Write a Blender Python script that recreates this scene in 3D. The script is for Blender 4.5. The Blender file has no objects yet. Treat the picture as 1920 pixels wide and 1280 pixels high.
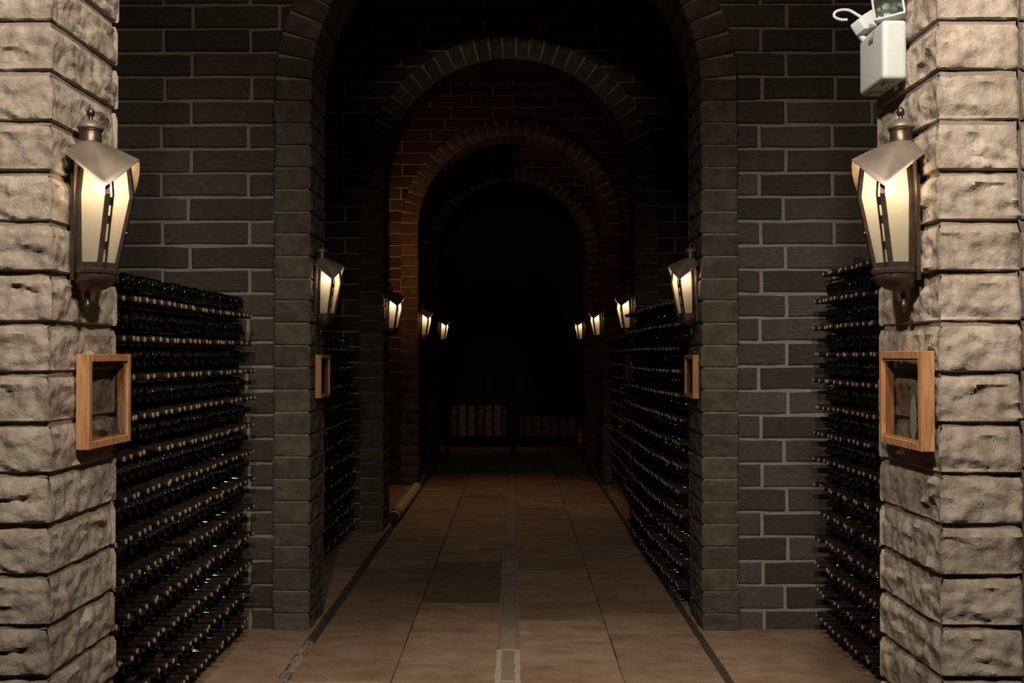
import bpy, bmesh, math, random
import numpy as np
from mathutils import Vector, Matrix, noise, Euler

PI = math.pi
random.seed(7)
S = bpy.context.scene
COL = S.collection

# ------------------------------------------------------------------ camera
F = 1867.0
cam = bpy.data.cameras.new('camera')
cam.sensor_width = 36.0
cam.lens = 36.0 * F / 1920.0
cam.clip_start = 0.05
cam_o = bpy.data.objects.new('camera', cam)
COL.objects.link(cam_o)
cam_o.location = (0, 0, 1.6)
cam_o.rotation_euler = (PI / 2 + math.atan(25 / F), 0, math.atan(6 / F))
S.camera = cam_o

# ------------------------------------------------------------------ view and world
S.view_settings.view_transform = 'Standard'
S.view_settings.look = 'None'
S.view_settings.gamma = 1.0
S.view_settings.use_curve_mapping = False
S.view_settings.exposure = 0.0
W = bpy.data.worlds.new('world'); S.world = W
W.use_nodes = True
W.node_tree.nodes['Background'].inputs[0].default_value = (1.0, 0.85, 0.7, 1)
W.node_tree.nodes['Background'].inputs[1].default_value = 0.0006

# ------------------------------------------------------------------ unseen lamps over the camera, and added ones along the bays
def area(name, loc, aim, size, watts, color):
    l = bpy.data.lights.new(name, 'AREA'); l.shape = 'DISK'; l.size = size
    l.energy = watts; l.color = color
    o = bpy.data.objects.new(name, l); COL.objects.link(o)
    o.location = loc
    o.rotation_euler = (Vector(aim) - Vector(loc)).to_track_quat('-Z', 'Y').to_euler()
    return o
def spot(name, loc, aim, size, watts, color, cone, blend=1.0):
    l = bpy.data.lights.new(name, 'SPOT'); l.shadow_soft_size = size; l.spot_size = math.radians(cone); l.spot_blend = blend
    l.energy = watts; l.color = color
    o = bpy.data.objects.new(name, l); COL.objects.link(o)
    o.location = loc
    o.rotation_euler = (Vector(aim) - Vector(loc)).to_track_quat('-Z', 'Y').to_euler()
    return o
KEY = (1.0, 0.87, 0.72)
# over the place of the photographer: reach the pale pillars
KEY_A = (1.0, 0.91, 0.79)
E_A, E_C, E_B, E_D = 325, 40, 380, 85
for x_, tx, e_ in ((0.75, -1.22, 1.0), (-0.45, -1.27, 0.75), (-0.75, 1.16, 1.05), (0.40, 1.18, 1.1)):
    spot('unseen_spot', (x_, 0.55, 3.8), (tx, 2.62, 2.35), 0.09, E_A * e_, KEY_A, 61)
# added unseen spots in the first bay: lift the brick wall and near floor
spot('unseen_spot', (-0.30, 3.3, 4.7), (-1.9, 5.8, 2.2), 0.04, E_C, KEY, 84)
spot('unseen_spot', (0.20, 3.3, 4.7), (1.8, 5.8, 2.2), 0.04, E_C, KEY, 84)
spot('unseen_spot', (0.0, 4.2, 4.9), (0.0, 4.2, 0.0), 0.04, E_B, KEY, 52)
spot('unseen_spot', (0.0, 3.2, 4.1), (0.0, 9.0, 4.7), 0.05, E_D, KEY, 34)  # added unseen spot, aimed up: lifts the crown of the second brown arch
# warm lamp standing out of sight in the third bay, behind the second arch
sb = area('side_bay_lamp', (-1.80, 10.6, 2.45), (-1.0, 12.2, 3.0), 0.12, 3.6, (1.0, 0.40, 0.15))
sb.data.spread = math.radians(110)
spot('unseen_spot', (-0.3, 11.2, 4.8), (-0.3, 10.9, 0.0), 0.05, 92, (1.0, 0.62, 0.34), 64)  # added unseen spot: warms the floor of the third bay
spot('unseen_spot', (-0.3, 15.95, 4.2), (-0.5, 17.3, 0.4), 0.05, 16, (1.0, 0.72, 0.45), 46)  # added unseen spot: brightens the cartons at the end wall

BULB = (1.0, 0.69, 0.39)
LANTERN_W = 4.4

# ------------------------------------------------------------------ layout numbers
XL, XR = -1.193, 1.084            # inner faces of the pillars
XC = (XL + XR) / 2; R = (XR - XL) / 2
PW, PD = 0.224, 0.42              # pillar width and depth
ZS = 3.15                         # springing of the arches
ARCH_Y = [2.557, 5.80, 9.02, 12.24, 15.42]
CEIL = 5.0
XWL, XWR = -2.65, 2.55
YEND = 17.85

# ------------------------------------------------------------------ helpers
def tag(o, label=None, cat=None, group=None, kind=None):
    if label: o['label'] = label
    if cat: o['category'] = cat
    if group: o['group'] = group
    if kind: o['kind'] = kind
    return o

def link(name, data, parent=None, loc=(0, 0, 0), rot=(0, 0, 0), scale=(1, 1, 1)):
    o = bpy.data.objects.new(name, data)
    COL.objects.link(o)
    o.location = loc; o.rotation_euler = rot; o.scale = scale
    if parent: o.parent = parent
    return o

def empty(name, loc=(0, 0, 0)):
    o = link(name, None, None, loc); o.empty_display_size = 0.05
    return o

def mesh(name, verts, faces, mats, smooth=False, midx=None, angle=None):
    me = bpy.data.meshes.new(name)
    me.from_pydata([tuple(v) for v in verts], [], faces)
    for m in (mats if isinstance(mats, (list, tuple)) else [mats]):
        me.materials.append(m)
    if midx: me.polygons.foreach_set('material_index', midx)
    me.update()
    bm = bmesh.new(); bm.from_mesh(me)
    bmesh.ops.recalc_face_normals(bm, faces=bm.faces)
    if smooth:
        for f in bm.faces: f.smooth = True
        if angle:
            for e in bm.edges:
                if len(e.link_faces) == 2 and e.calc_face_angle(0) > angle: e.smooth = False
    bm.to_mesh(me); bm.free()
    return me

class MB:
    """collects simple shapes in one mesh"""
    def __init__(s): s.v = []; s.f = []; s.m = []
    def add(s, v, f, mi=0):
        n = len(s.v); s.v += [tuple(p) for p in v]; s.f += [tuple(n + i for i in q) for q in f]; s.m += [mi] * len(f)
    def box(s, a, b, mi=0, M=None):
        (x0, y0, z0), (x1, y1, z1) = a, b
        v = [Vector(p) for p in ((x0, y0, z0), (x1, y0, z0), (x1, y1, z0), (x0, y1, z0), (x0, y0, z1), (x1, y0, z1), (x1, y1, z1), (x0, y1, z1))]
        if M: v = [M @ p for p in v]
        s.add(v, [(0, 3, 2, 1), (4, 5, 6, 7), (0, 1, 5, 4), (1, 2, 6, 5), (2, 3, 7, 6), (3, 0, 4, 7)], mi)
    def lathe(s, prof, seg=24, M=None, mi=0, sx=1, sy=1):
        """prof: list of (radius, z); closed ends when radius 0"""
        v = []; f = []; idx = []
        for r, z in prof:
            if r < 1e-6: idx.append([len(v)]); v.append(Vector((0, 0, z)))
            else:
                idx.append(list(range(len(v), len(v) + seg)))
                v += [Vector((r * sx * math.cos(2 * PI * k / seg), r * sy * math.sin(2 * PI * k / seg), z)) for k in range(seg)]
        for a, b in zip(idx, idx[1:]):
            for k in range(seg):
                q = (k + 1) % seg
                if len(a) == 1 and len(b) == 1: continue
                if len(a) == 1: f.append((a[0], b[k], b[q]))
                elif len(b) == 1: f.append((a[k], a[q], b[0]))
                else: f.append((a[k], a[q], b[q], b[k]))
        if M: v = [M @ p for p in v]
        s.add(v, f, mi)
    def tube(s, pts, r, seg=8, mi=0):
        pts = [Vector(p) for p in pts]; rings = []; v = []
        for i, p in enumerate(pts):
            d = (pts[min(i + 1, len(pts) - 1)] - pts[max(i - 1, 0)]).normalized()
            u = d.cross(Vector((0.13, 0.21, 1))).normalized(); w = d.cross(u)
            rr = r[i] if isinstance(r, (list, tuple)) else r
            rings.append(list(range(len(v), len(v) + seg)))
            v += [p + rr * (u * math.cos(2 * PI * k / seg) + w * math.sin(2 * PI * k / seg)) for k in range(seg)]
        f = [(a[k], a[(k + 1) % seg], b[(k + 1) % seg], b[k]) for a, b in zip(rings, rings[1:]) for k in range(seg)]
        f += [tuple(rings[0][::-1]), tuple(rings[-1])]
        s.add(v, f, mi)
    def data(s, name, mats, smooth=False, angle=0.6):
        return mesh(name, s.v, s.f, mats, smooth, s.m, angle)
    def build(s, name, mats, parent=None, smooth=False, loc=(0, 0, 0), bevel=0, angle=0.6, seg=2):
        me = s.data(name, mats, smooth, angle)
        if bevel:
            bm = bmesh.new(); bm.from_mesh(me)
            bmesh.ops.remove_doubles(bm, verts=bm.verts, dist=1e-6)
            es = [e for e in bm.edges if len(e.link_faces) == 2 and e.calc_face_angle(0) > 0.5]
            bmesh.ops.bevel(bm, geom=es, offset=bevel, segments=seg, affect='EDGES', profile=0.6)
            for f in bm.faces: f.smooth = True
            for e in bm.edges:
                e.smooth = not (len(e.link_faces) == 2 and e.calc_face_angle(0) > angle)
            bm.to_mesh(me); bm.free()
        return link(name, me, parent, loc)

# ------------------------------------------------------------------ materials
def nt(name):
    m = bpy.data.materials.new(name); m.use_nodes = True
    n = m.node_tree.nodes; n.clear()
    return m, n, m.node_tree.links

def stone_mat(name, cols, rough=0.9, scale=6.0, bump=0.5, rnd=0.35, fine=60.0, dist=0.004, streak=None, spec=0.25):
    """cols: list of colours blended by noise; brightness of every piece differs with its random number"""
    m, n, L = nt(name)
    out = n.new('ShaderNodeOutputMaterial'); p = n.new('ShaderNodeBsdfPrincipled')
    L.new(p.outputs[0], out.inputs[0])
    tc = n.new('ShaderNodeTexCoord'); oi = n.new('ShaderNodeObjectInfo')
    mul = n.new('ShaderNodeMath'); mul.operation = 'MULTIPLY'; mul.inputs[1].default_value = 57.0
    L.new(oi.outputs['Random'], mul.inputs[0])
    add = n.new('ShaderNodeVectorMath'); add.operation = 'ADD'
    L.new(tc.outputs['Object'], add.inputs[0]); L.new(mul.outputs[0], add.inputs[1])
    vec = add.outputs[0]
    if streak:
        mp = n.new('ShaderNodeMapping'); mp.inputs['Scale'].default_value = streak
        L.new(vec, mp.inputs[0]); cvec = mp.outputs[0]
    else: cvec = vec
    nz = n.new('ShaderNodeTexNoise'); nz.inputs['Scale'].default_value = scale
    nz.inputs['Detail'].default_value = 6; nz.inputs['Roughness'].default_value = 0.65
    L.new(cvec, nz.inputs['Vector'])
    cr = n.new('ShaderNodeValToRGB'); e = cr.color_ramp.elements
    e[0].position = 0.3; e[1].position = 0.7
    e[0].color = (*cols[0], 1); e[1].color = (*cols[-1], 1)
    for i, c in enumerate(cols[1:-1]):
        q = e.new(0.3 + 0.4 * (i + 1) / (len(cols) - 1)); q.color = (*c, 1)
    L.new(nz.outputs[0], cr.inputs[0])
    # per piece brightness
    mr = n.new('ShaderNodeMapRange'); mr.inputs['To Min'].default_value = 1 - rnd; mr.inputs['To Max'].default_value = 1 + rnd
    L.new(oi.outputs['Random'], mr.inputs[0])
    # fine speckle
    nf = n.new('ShaderNodeTexNoise'); nf.inputs['Scale'].default_value = fine; nf.inputs['Detail'].default_value = 5
    nf.inputs['Roughness'].default_value = 0.7
    L.new(vec, nf.inputs['Vector'])
    ms = n.new('ShaderNodeMapRange'); ms.inputs['From Min'].default_value = 0.3; ms.inputs['From Max'].default_value = 0.7
    ms.inputs['To Min'].default_value = 0.82; ms.inputs['To Max'].default_value = 1.18
    L.new(nf.outputs[0], ms.inputs[0])
    mm = n.new('ShaderNodeMath'); mm.operation = 'MULTIPLY'
    L.new(mr.outputs[0], mm.inputs[0]); L.new(ms.outputs[0], mm.inputs[1])
    vs = n.new('ShaderNodeVectorMath'); vs.operation = 'SCALE'
    L.new(cr.outputs[0], vs.inputs[0]); L.new(mm.outputs[0], vs.inputs['Scale'])
    L.new(vs.outputs[0], p.inputs['Base Color'])
    p.inputs['Roughness'].default_value = rough
    p.inputs['Specular IOR Level'].default_value = spec
    nb = n.new('ShaderNodeTexNoise'); nb.inputs['Scale'].default_value = fine * 0.45; nb.inputs['Detail'].default_value = 8
    nb.inputs['Roughness'].default_value = 0.6
    L.new(vec, nb.inputs['Vector'])
    b = n.new('ShaderNodeBump'); b.inputs['Strength'].default_value = bump; b.inputs['Distance'].default_value = dist
    L.new(nb.outputs[0], b.inputs['Height']); L.new(b.outputs[0], p.inputs['Normal'])
    return m

def plain(name, col, rough=0.5, metal=0.0, spec=0.5, bump=0, bscale=80, var=0.0, coat=0):
    m, n, L = nt(name)
    out = n.new('ShaderNodeOutputMaterial'); p = n.new('ShaderNodeBsdfPrincipled')
    L.new(p.outputs[0], out.inputs[0])
    p.inputs['Roughness'].default_value = rough; p.inputs['Metallic'].default_value = metal
    p.inputs['Specular IOR Level'].default_value = spec
    p.inputs['Coat Weight'].default_value = coat
    nz = n.new('ShaderNodeTexNoise'); nz.inputs['Scale'].default_value = bscale; nz.inputs['Detail'].default_value = 4
    tc = n.new('ShaderNodeTexCoord'); L.new(tc.outputs['Object'], nz.inputs['Vector'])
    mr = n.new('ShaderNodeMapRange'); mr.inputs['From Min'].default_value = .3; mr.inputs['From Max'].default_value = .7
    mr.inputs['To Min'].default_value = 1 - var; mr.inputs['To Max'].default_value = 1 + var
    L.new(nz.outputs[0], mr.inputs[0])
    vs = n.new('ShaderNodeVectorMath'); vs.operation = 'SCALE'; vs.inputs[0].default_value = col
    L.new(mr.outputs[0], vs.inputs['Scale']); L.new(vs.outputs[0], p.inputs['Base Color'])
    if bump:
        b = n.new('ShaderNodeBump'); b.inputs['Strength'].default_value = bump; b.inputs['Distance'].default_value = 0.002
        L.new(nz.outputs[0], b.inputs['Height']); L.new(b.outputs[0], p.inputs['Normal'])
    return m

M = {}
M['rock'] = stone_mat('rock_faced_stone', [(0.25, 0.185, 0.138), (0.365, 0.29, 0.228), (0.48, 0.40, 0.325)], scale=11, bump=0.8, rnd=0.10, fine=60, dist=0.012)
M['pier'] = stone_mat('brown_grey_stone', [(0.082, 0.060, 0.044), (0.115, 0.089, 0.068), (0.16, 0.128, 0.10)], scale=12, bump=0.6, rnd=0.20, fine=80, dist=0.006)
M['pier_dimmed'] = stone_mat('dimmed_stone', [(0.075, 0.054, 0.040), (0.10, 0.078, 0.060), (0.135, 0.108, 0.086)], scale=12, bump=0.6, rnd=0.20, fine=80, dist=0.006)  # darker from the second brown arch on: fading light put into the colour
M['brick_dimmed'] = stone_mat('dimmed_brick', [(0.055, 0.036, 0.027), (0.078, 0.056, 0.042), (0.10, 0.078, 0.06)], scale=10, bump=0.6, rnd=0.35, fine=60, dist=0.008, streak=(1, 1, 2.2))  # brick of those same arches, likewise darkened for the fall of light
M['brick'] = stone_mat('dark_brick', [(0.066, 0.047, 0.036), (0.092, 0.070, 0.056), (0.135, 0.106, 0.085)], scale=10, bump=0.6, rnd=0.30, fine=60, dist=0.008, streak=(1, 1, 2.2))
M['mortar'] = stone_mat('grey_mortar', [(0.28, 0.24, 0.20), (0.35, 0.305, 0.26)], scale=14, bump=0.5, rnd=0, fine=120)
M['mortar_warm'] = stone_mat('brown_mortar', [(0.22, 0.175, 0.135), (0.29, 0.235, 0.185)], scale=14, bump=0.5, rnd=0, fine=120)
M['slab'] = stone_mat('sandstone_slab', [(0.22, 0.128, 0.078), (0.30, 0.195, 0.128), (0.36, 0.262, 0.188)], scale=5.0, bump=0.45, rnd=0.16, fine=110, dist=0.003, streak=(0.8, 1.5, 1), rough=0.75)
M['slab_dark'] = stone_mat('dark_sandstone_slab', [(0.13, 0.085, 0.056), (0.18, 0.122, 0.082), (0.22, 0.155, 0.108)], scale=5.0, bump=0.45, rnd=0.12, fine=110, dist=0.003, streak=(0.8, 1.5, 1), rough=0.75)
M['strip'] = stone_mat('strip_stone', [(0.25, 0.18, 0.125), (0.33, 0.25, 0.19)], scale=10, bump=0.4, rnd=0.12, fine=90)
M['lime'] = stone_mat('pale_mortar', [(0.38, 0.31, 0.24), (0.50, 0.42, 0.34)], scale=20, bump=0.6, rnd=0.05, fine=90)
M['rubble'] = stone_mat('gutter_rubble', [(0.16, 0.12, 0.09), (0.52, 0.43, 0.34)], scale=22, bump=0.9, rnd=0.3, fine=60, dist=0.01)
M['dirt'] = plain('joint_dirt', (0.06, 0.042, 0.03), 0.95, bump=0.5, bscale=60, var=0.3)
M['glass_dark'] = plain('dark_bottle_glass', (0.003, 0.0035, 0.003), 0.10, spec=1.0)
M['foil'] = plain('dark_capsule', (0.022, 0.013, 0.009), 0.55, spec=0.2, var=0.3, bscale=30)
M['cap'] = plain('cream_cap', (0.43, 0.34, 0.21), 0.6, var=0.15, bscale=200)
M['lath'] = plain('dark_wood_lath', (0.05, 0.035, 0.025), 0.8, bump=0.4, bscale=60, var=0.3)
M['bronze'] = plain('aged_bronze', (0.105, 0.072, 0.053), 0.38, metal=0.75, bump=0.15, bscale=40, var=0.25)
M['bronze_pale'] = plain('pale_roof_metal', (0.30, 0.235, 0.185), 0.45, metal=0.7, bump=0.1, bscale=22, var=0.18)  # roof and cap metal, paler than the rest of the lantern
M['bronze_dark'] = plain('dark_bronze', (0.06, 0.042, 0.032), 0.35, metal=0.7, var=0.2)
M['white'] = plain('white_plastic', (0.50, 0.51, 0.49), 0.38, var=0.02)
M['white_warm'] = plain('off_white_plastic', (0.46, 0.45, 0.41), 0.42, var=0.03)
M['grey_plastic'] = plain('grey_plastic', (0.13, 0.12, 0.11), 0.5)
M['red'] = plain('red_paint', (0.55, 0.03, 0.02), 0.35)
M['chrome'] = plain('reflector', (0.75, 0.78, 0.76), 0.16, metal=1.0)
M['paper'] = plain('white_paper', (0.60, 0.54, 0.46), 0.8, var=0.06)
M['black'] = plain('black_plastic', (0.012, 0.012, 0.012), 0.4)
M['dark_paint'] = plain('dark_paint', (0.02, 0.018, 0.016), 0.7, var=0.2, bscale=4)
M['tan'] = plain('tan_reed', (0.62, 0.42, 0.23), 0.8, bump=0.4, bscale=50, var=0.25)
M['carton'] = plain('pale_carton', (0.62, 0.50, 0.33), 0.85, var=0.3, bscale=18)
M['carton_dark'] = plain('brown_carton', (0.30, 0.22, 0.15), 0.85, var=0.3, bscale=18)

def wood_mat():
    m, n, L = nt('warm_oak')
    out = n.new('ShaderNodeOutputMaterial'); p = n.new('ShaderNodeBsdfPrincipled'); L.new(p.outputs[0], out.inputs[0])
    tc = n.new('ShaderNodeTexCoord'); mp = n.new('ShaderNodeMapping'); mp.inputs['Scale'].default_value = (26, 26, 3.0)
    L.new(tc.outputs['Object'], mp.inputs[0])
    nz = n.new('ShaderNodeTexNoise'); nz.inputs['Scale'].default_value = 3; nz.inputs['Detail'].default_value = 6
    nz.inputs['Distortion'].default_value = 0.6
    L.new(mp.outputs[0], nz.inputs['Vector'])
    cr = n.new('ShaderNodeValToRGB'); e = cr.color_ramp.elements
    e[0].position = 0.3; e[0].color = (0.36, 0.155, 0.062, 1); e[1].position = 0.72; e[1].color = (0.60, 0.31, 0.14, 1)
    L.new(nz.outputs[0], cr.inputs[0]); L.new(cr.outputs[0], p.inputs['Base Color'])
    p.inputs['Roughness'].default_value = 0.5
    b = n.new('ShaderNodeBump'); b.inputs['Strength'].default_value = 0.2; b.inputs['Distance'].default_value = 0.001
    L.new(nz.outputs[0], b.inputs['Height']); L.new(b.outputs[0], p.inputs['Normal'])
    return m
M['oak'] = wood_mat()

def pane_mat():
    m, n, L = nt('frosted_lantern_glass')
    out = n.new('ShaderNodeOutputMaterial')
    tr = n.new('ShaderNodeBsdfTranslucent'); tr.inputs[0].default_value = (0.95, 0.87, 0.70, 1)
    di = n.new('ShaderNodeBsdfDiffuse'); di.inputs[0].default_value = (0.8, 0.74, 0.60, 1)
    mx = n.new('ShaderNodeMixShader'); mx.inputs[0].default_value = 0.35
    tp = n.new('ShaderNodeBsdfTransparent'); tp.inputs[0].default_value = (1, 0.95, 0.85, 1)
    mx2 = n.new('ShaderNodeMixShader'); mx2.inputs[0].default_value = 0.26
    L.new(tr.outputs[0], mx.inputs[1]); L.new(di.outputs[0], mx.inputs[2])
    L.new(mx.outputs[0], mx2.inputs[1]); L.new(tp.outputs[0], mx2.inputs[2])
    L.new(mx2.outputs[0], out.inputs[0])
    return m
M['pane'] = pane_mat()

def clear_glass(name, tint=(0.93, 0.92, 0.88), gl=0.10, rough=0.02):
    m, n, L = nt(name)
    out = n.new('ShaderNodeOutputMaterial')
    tp = n.new('ShaderNodeBsdfTransparent'); tp.inputs[0].default_value = (*tint, 1)
    g = n.new('ShaderNodeBsdfGlossy'); g.inputs['Roughness'].default_value = rough
    fr = n.new('ShaderNodeLayerWeight'); fr.inputs[0].default_value = 0.5
    pw = n.new('ShaderNodeMath'); pw.operation = 'POWER'; pw.inputs[1].default_value = 4.0
    L.new(fr.outputs['Facing'], pw.inputs[0])
    sc_ = n.new('ShaderNodeMath'); sc_.operation = 'MULTIPLY'; sc_.inputs[1].default_value = 0.5; L.new(pw.outputs[0], sc_.inputs[0])
    ad = n.new('ShaderNodeMath'); ad.operation = 'ADD'; ad.inputs[1].default_value = gl * 0.3
    L.new(sc_.outputs[0], ad.inputs[0])
    mx = n.new('ShaderNodeMixShader'); L.new(ad.outputs[0], mx.inputs[0])
    L.new(tp.outputs[0], mx.inputs[1]); L.new(g.outputs[0], mx.inputs[2]); L.new(mx.outputs[0], out.inputs[0])
    return m
M['glass'] = clear_glass('clear_glass', (0.86, 0.85, 0.82))
M['lens'] = clear_glass('lens_glass', (0.9, 0.93, 0.9))

def bulb_mat():
    m, n, L = nt('glowing_bulb')
    out = n.new('ShaderNodeOutputMaterial'); e = n.new('ShaderNodeEmission')
    e.inputs[0].default_value = (1, 0.80, 0.52, 1); e.inputs[1].default_value = 30
    L.new(e.outputs[0], out.inputs[0]); return m
M['bulb'] = bulb_mat()

# ------------------------------------------------------------------ rock-faced blocks
def rock_block(name, w, d, h, res, nt_, amp, seed, mat, pillow=0.012, mirror=False, ledge=True):
    """block whose inner front corner is at the origin; it runs to -x (w), +y (d), centred on z.
    The front (-y) and inner (+x) faces are chipped, the hidden ones plain."""
    rng = random.Random(seed)
    # perimeter path
    def side(a, b, n): return [(a[0] + (b[0] - a[0]) * i / n, a[1] + (b[1] - a[1]) * i / n) for i in range(n)]
    nf = max(2, int(w / res)); ns = max(2, int(d / res))
    P = []; N = []; Sx = []
    s = 0
    front = side((-w, 0), (0, 0), nf); inner = side((0, 0), (0, d), ns); back = side((0, d), (-w, d), 2); outer = side((-w, d), (-w, 0), max(3, ns // 3))
    for i, p in enumerate(front): P.append(p); N.append((-0.7, -0.7) if i == 0 else (0, -1)); Sx.append(i * w / nf)
    for i, p in enumerate(inner): P.append(p); N.append((0.7, -0.7) if i == 0 else (1, 0)); Sx.append(w + i * d / ns)
    for i, p in enumerate(back): P.append(p); N.append((0.7, 0.7) if i == 0 else (0, 1)); Sx.append(w + d + i)
    for i, p in enumerate(outer): P.append(p); N.append((-0.7, 0.7) if i == 0 else (-1, 0)); Sx.append(w + d + 3 + i)
    ncell = int(26 * (w + d) / 0.65)
    cells = [(rng.uniform(0, w + d), rng.uniform(-h / 2, h / 2), rng.uniform(-1, 0.4), rng.uniform(-9, 9), rng.uniform(-16, 16)) for _ in range(ncell)]
    off = Vector((seed * 3.1, seed * 1.7, seed * 0.9))
    def disp(s, z):
        wv = noise.noise_vector(Vector((s * 13, z * 13, 0)) + off) * 0.018
        a, b = s + wv.x, z + wv.y
        best = []
        for c in cells:
            q = ((a - c[0]) * 0.62) ** 2 + ((b - c[1]) * 1.35) ** 2
            best.append((q, c))
        best.sort(key=lambda t: t[0])
        (q1, c1), (q2, c2) = best[0], best[1]
        h1 = c1[2] + c1[3] * (a - c1[0]) + c1[4] * (b - c1[1])
        h2 = c2[2] + c2[3] * (a - c2[0]) + c2[4] * (b - c2[1])
        d1, d2 = math.sqrt(q1), math.sqrt(q2)
        t = min(1, (d2 - d1) / 0.010) * 0.5 + 0.5
        v = h1 * t + h2 * (1 - t)
        v = max(-0.95, min(1.1, v))
        v += 0.8 * noise.noise(Vector((s * 30, z * 30, 4)) + off) + 0.35 * noise.noise(Vector((s * 75, z * 75, 9)) + off)
        return v * amp
    V = []; Fc = []
    n = len(P)
    zs = []
    e = 0.07
    # a narrow sharp lower edge, a wider worn slope along the top
    lo_, hi_ = 0.004, 0.015 * min(1.3, pillow / 0.009)
    zs = [-h / 2] + [-h / 2 + lo_ + (h - lo_ - hi_) * k / max(1, nt_ - 2) for k in range(max(2, nt_ - 1))] + [h / 2]
    nt_ = len(zs) - 1
    for j, z in enumerate(zs):
        top = h / 2 - z; bot = z + h / 2
        pb = pillow * max(0, 1 - top / hi_) + pillow * 0.7 * max(0, 1 - bot / 0.005)
        keep = min(1, min(top / 0.022, bot / 0.010))
        for i, p in enumerate(P):
            vis = Sx[i] < w + d
            if vis:
                s_ = Sx[i]
                # keep the corner edge crisp but a little worn, ends of the faces roll back
                fall = min(1, abs(s_ - w) / 0.012)
                dd = disp(s_, z) * (0.25 + 0.75 * fall) * (0.15 + 0.85 * keep) - pb
                if s_ < 0.02: dd -= 0.012 * (1 - s_ / 0.02)
                if s_ > w + d - 0.02: dd -= 0.010 * (1 - (w + d - s_) / 0.02)
            else: dd = -pb * 0.6
            V.append((p[0] + N[i][0] * dd, p[1] + N[i][1] * dd, z + (0.0018 * noise.noise(Vector((Sx[i] * 22, (j and 5), 1)) + off) if j in (0, nt_) else 0)))
    for j in range(nt_):
        for i in range(n):
            k = (i + 1) % n
            Fc.append((j * n + i, j * n + k, (j + 1) * n + k, (j + 1) * n + i))
    Fc.append(tuple(range(n))[::-1]); Fc.append(tuple(nt_ * n + i for i in range(n)))
    if mirror: V = [(-x, y, z) for x, y, z in V]
    return mesh(name, V, Fc, mat, True, None, 0.7)

def set_of_blocks(n, seed, w, d, h, res, nt_, amp, mat, pillow, mirror):
    return [rock_block('stone', w, d, h, res, nt_, amp, seed + i, mat, pillow, mirror) for i in range(n)]

CH = 0.130                 # course height of the pillars
near_L = set_of_blocks(9, 10, PW, PD, CH - 0.013, 0.0085, 14, 0.0095, M['rock'], 0.012, False)
near_R = set_of_blocks(9, 40, PW, PD, CH - 0.013, 0.0085, 14, 0.0095, M['rock'], 0.012, True)
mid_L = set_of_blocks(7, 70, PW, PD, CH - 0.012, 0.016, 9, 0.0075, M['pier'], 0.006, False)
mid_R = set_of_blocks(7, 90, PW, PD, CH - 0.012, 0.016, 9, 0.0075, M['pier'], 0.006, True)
far_L = set_of_blocks(5, 110, PW, PD, CH - 0.012, 0.06, 3, 0.003, M['pier_dimmed'], 0.005, False)
far_R = set_of_blocks(5, 130, PW, PD, CH - 0.012, 0.06, 3, 0.003, M['pier_dimmed'], 0.005, True)
# thinner blocks for the arch rings (voussoirs), also used around the crown
vous_near = set_of_blocks(3, 190, PW, PD, 0.103, 0.03, 5, 0.004, M['rock'], 0.006, False)
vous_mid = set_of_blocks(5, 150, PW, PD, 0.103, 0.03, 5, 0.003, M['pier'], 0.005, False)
vous_far = set_of_blocks(4, 170, PW, PD, 0.103, 0.07, 3, 0.0025, M['pier_dimmed'], 0.004, False)

def wall_brick(seed):
    """unit brick 1 x 1 x 1 (x length, y depth, z height) with an uneven face and worn edges; scaled when placed"""
    rng = random.Random(seed)
    nx, nz = 6, 3
    V = []; Fc = []
    xs = [-0.5, -0.485, -0.2, 0.1, 0.3, 0.485, 0.5]; zs = [-0.5, -0.44, 0.44, 0.5]
    for j, z in enumerate(zs):
        for i, x in enumerate(xs):
            e = (i in (0, nx)) or (j in (0, nz))
            y = -0.5 + (0.16 if e else rng.uniform(-0.03, 0.03))
            V.append((x + (rng.uniform(-0.006, 0.006)), y, z + rng.uniform(-0.035, 0.035) * (1 if j in (0, nz) else 0.5)))
    for j in range(nz):
        for i in range(nx):
            a = j * (nx + 1) + i; Fc.append((a, a + 1, a + nx + 2, a + nx + 1))
    b = len(V)
    V += [(-0.5, 0.5, -0.5), (0.5, 0.5, -0.5), (0.5, 0.5, 0.5), (-0.5, 0.5, 0.5)]
    m1 = nx + 1
    Fc.append((b, b + 1, b + 2, b + 3))
    Fc.append(tuple(range(nx + 1)) + (b + 1, b))
    Fc.append(tuple(nz * m1 + i for i in range(nx + 1)) + (b + 2, b + 3))
    Fc.append(tuple(j * m1 for j in range(nz + 1)) + (b + 3, b))
    Fc.append(tuple(j * m1 + nx for j in range(nz + 1)) + (b + 2, b + 1))
    return mesh('brick', V, Fc, M['brick'])
BR = [wall_brick(200 + i) for i in range(8)]
BR_DIMMED = []
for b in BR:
    c = b.copy(); c.materials.clear(); c.materials.append(M['brick_dimmed']); BR_DIMMED.append(c)
BR_LIGHT = []
for b in BR[:5]:
    c = b.copy(); c.materials.clear(); c.materials.append(M['rock']); BR_LIGHT.append(c)

# ------------------------------------------------------------------ transverse walls with arches
ORD = ['first', 'second', 'third', 'fourth', 'fifth']
def arch_outline(r_in, x_in_l, x_in_r, x_out_l, x_out_r, z_top, seg=40):
    """inner line from left foot over the arch to the right foot"""
    inner = [(x_in_l, 0.0)] + [(XC - r_in * math.cos(PI * k / seg), ZS + r_in * math.sin(PI * k / seg)) for k in range(seg + 1)] + [(x_in_r, 0.0)]
    return inner

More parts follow.
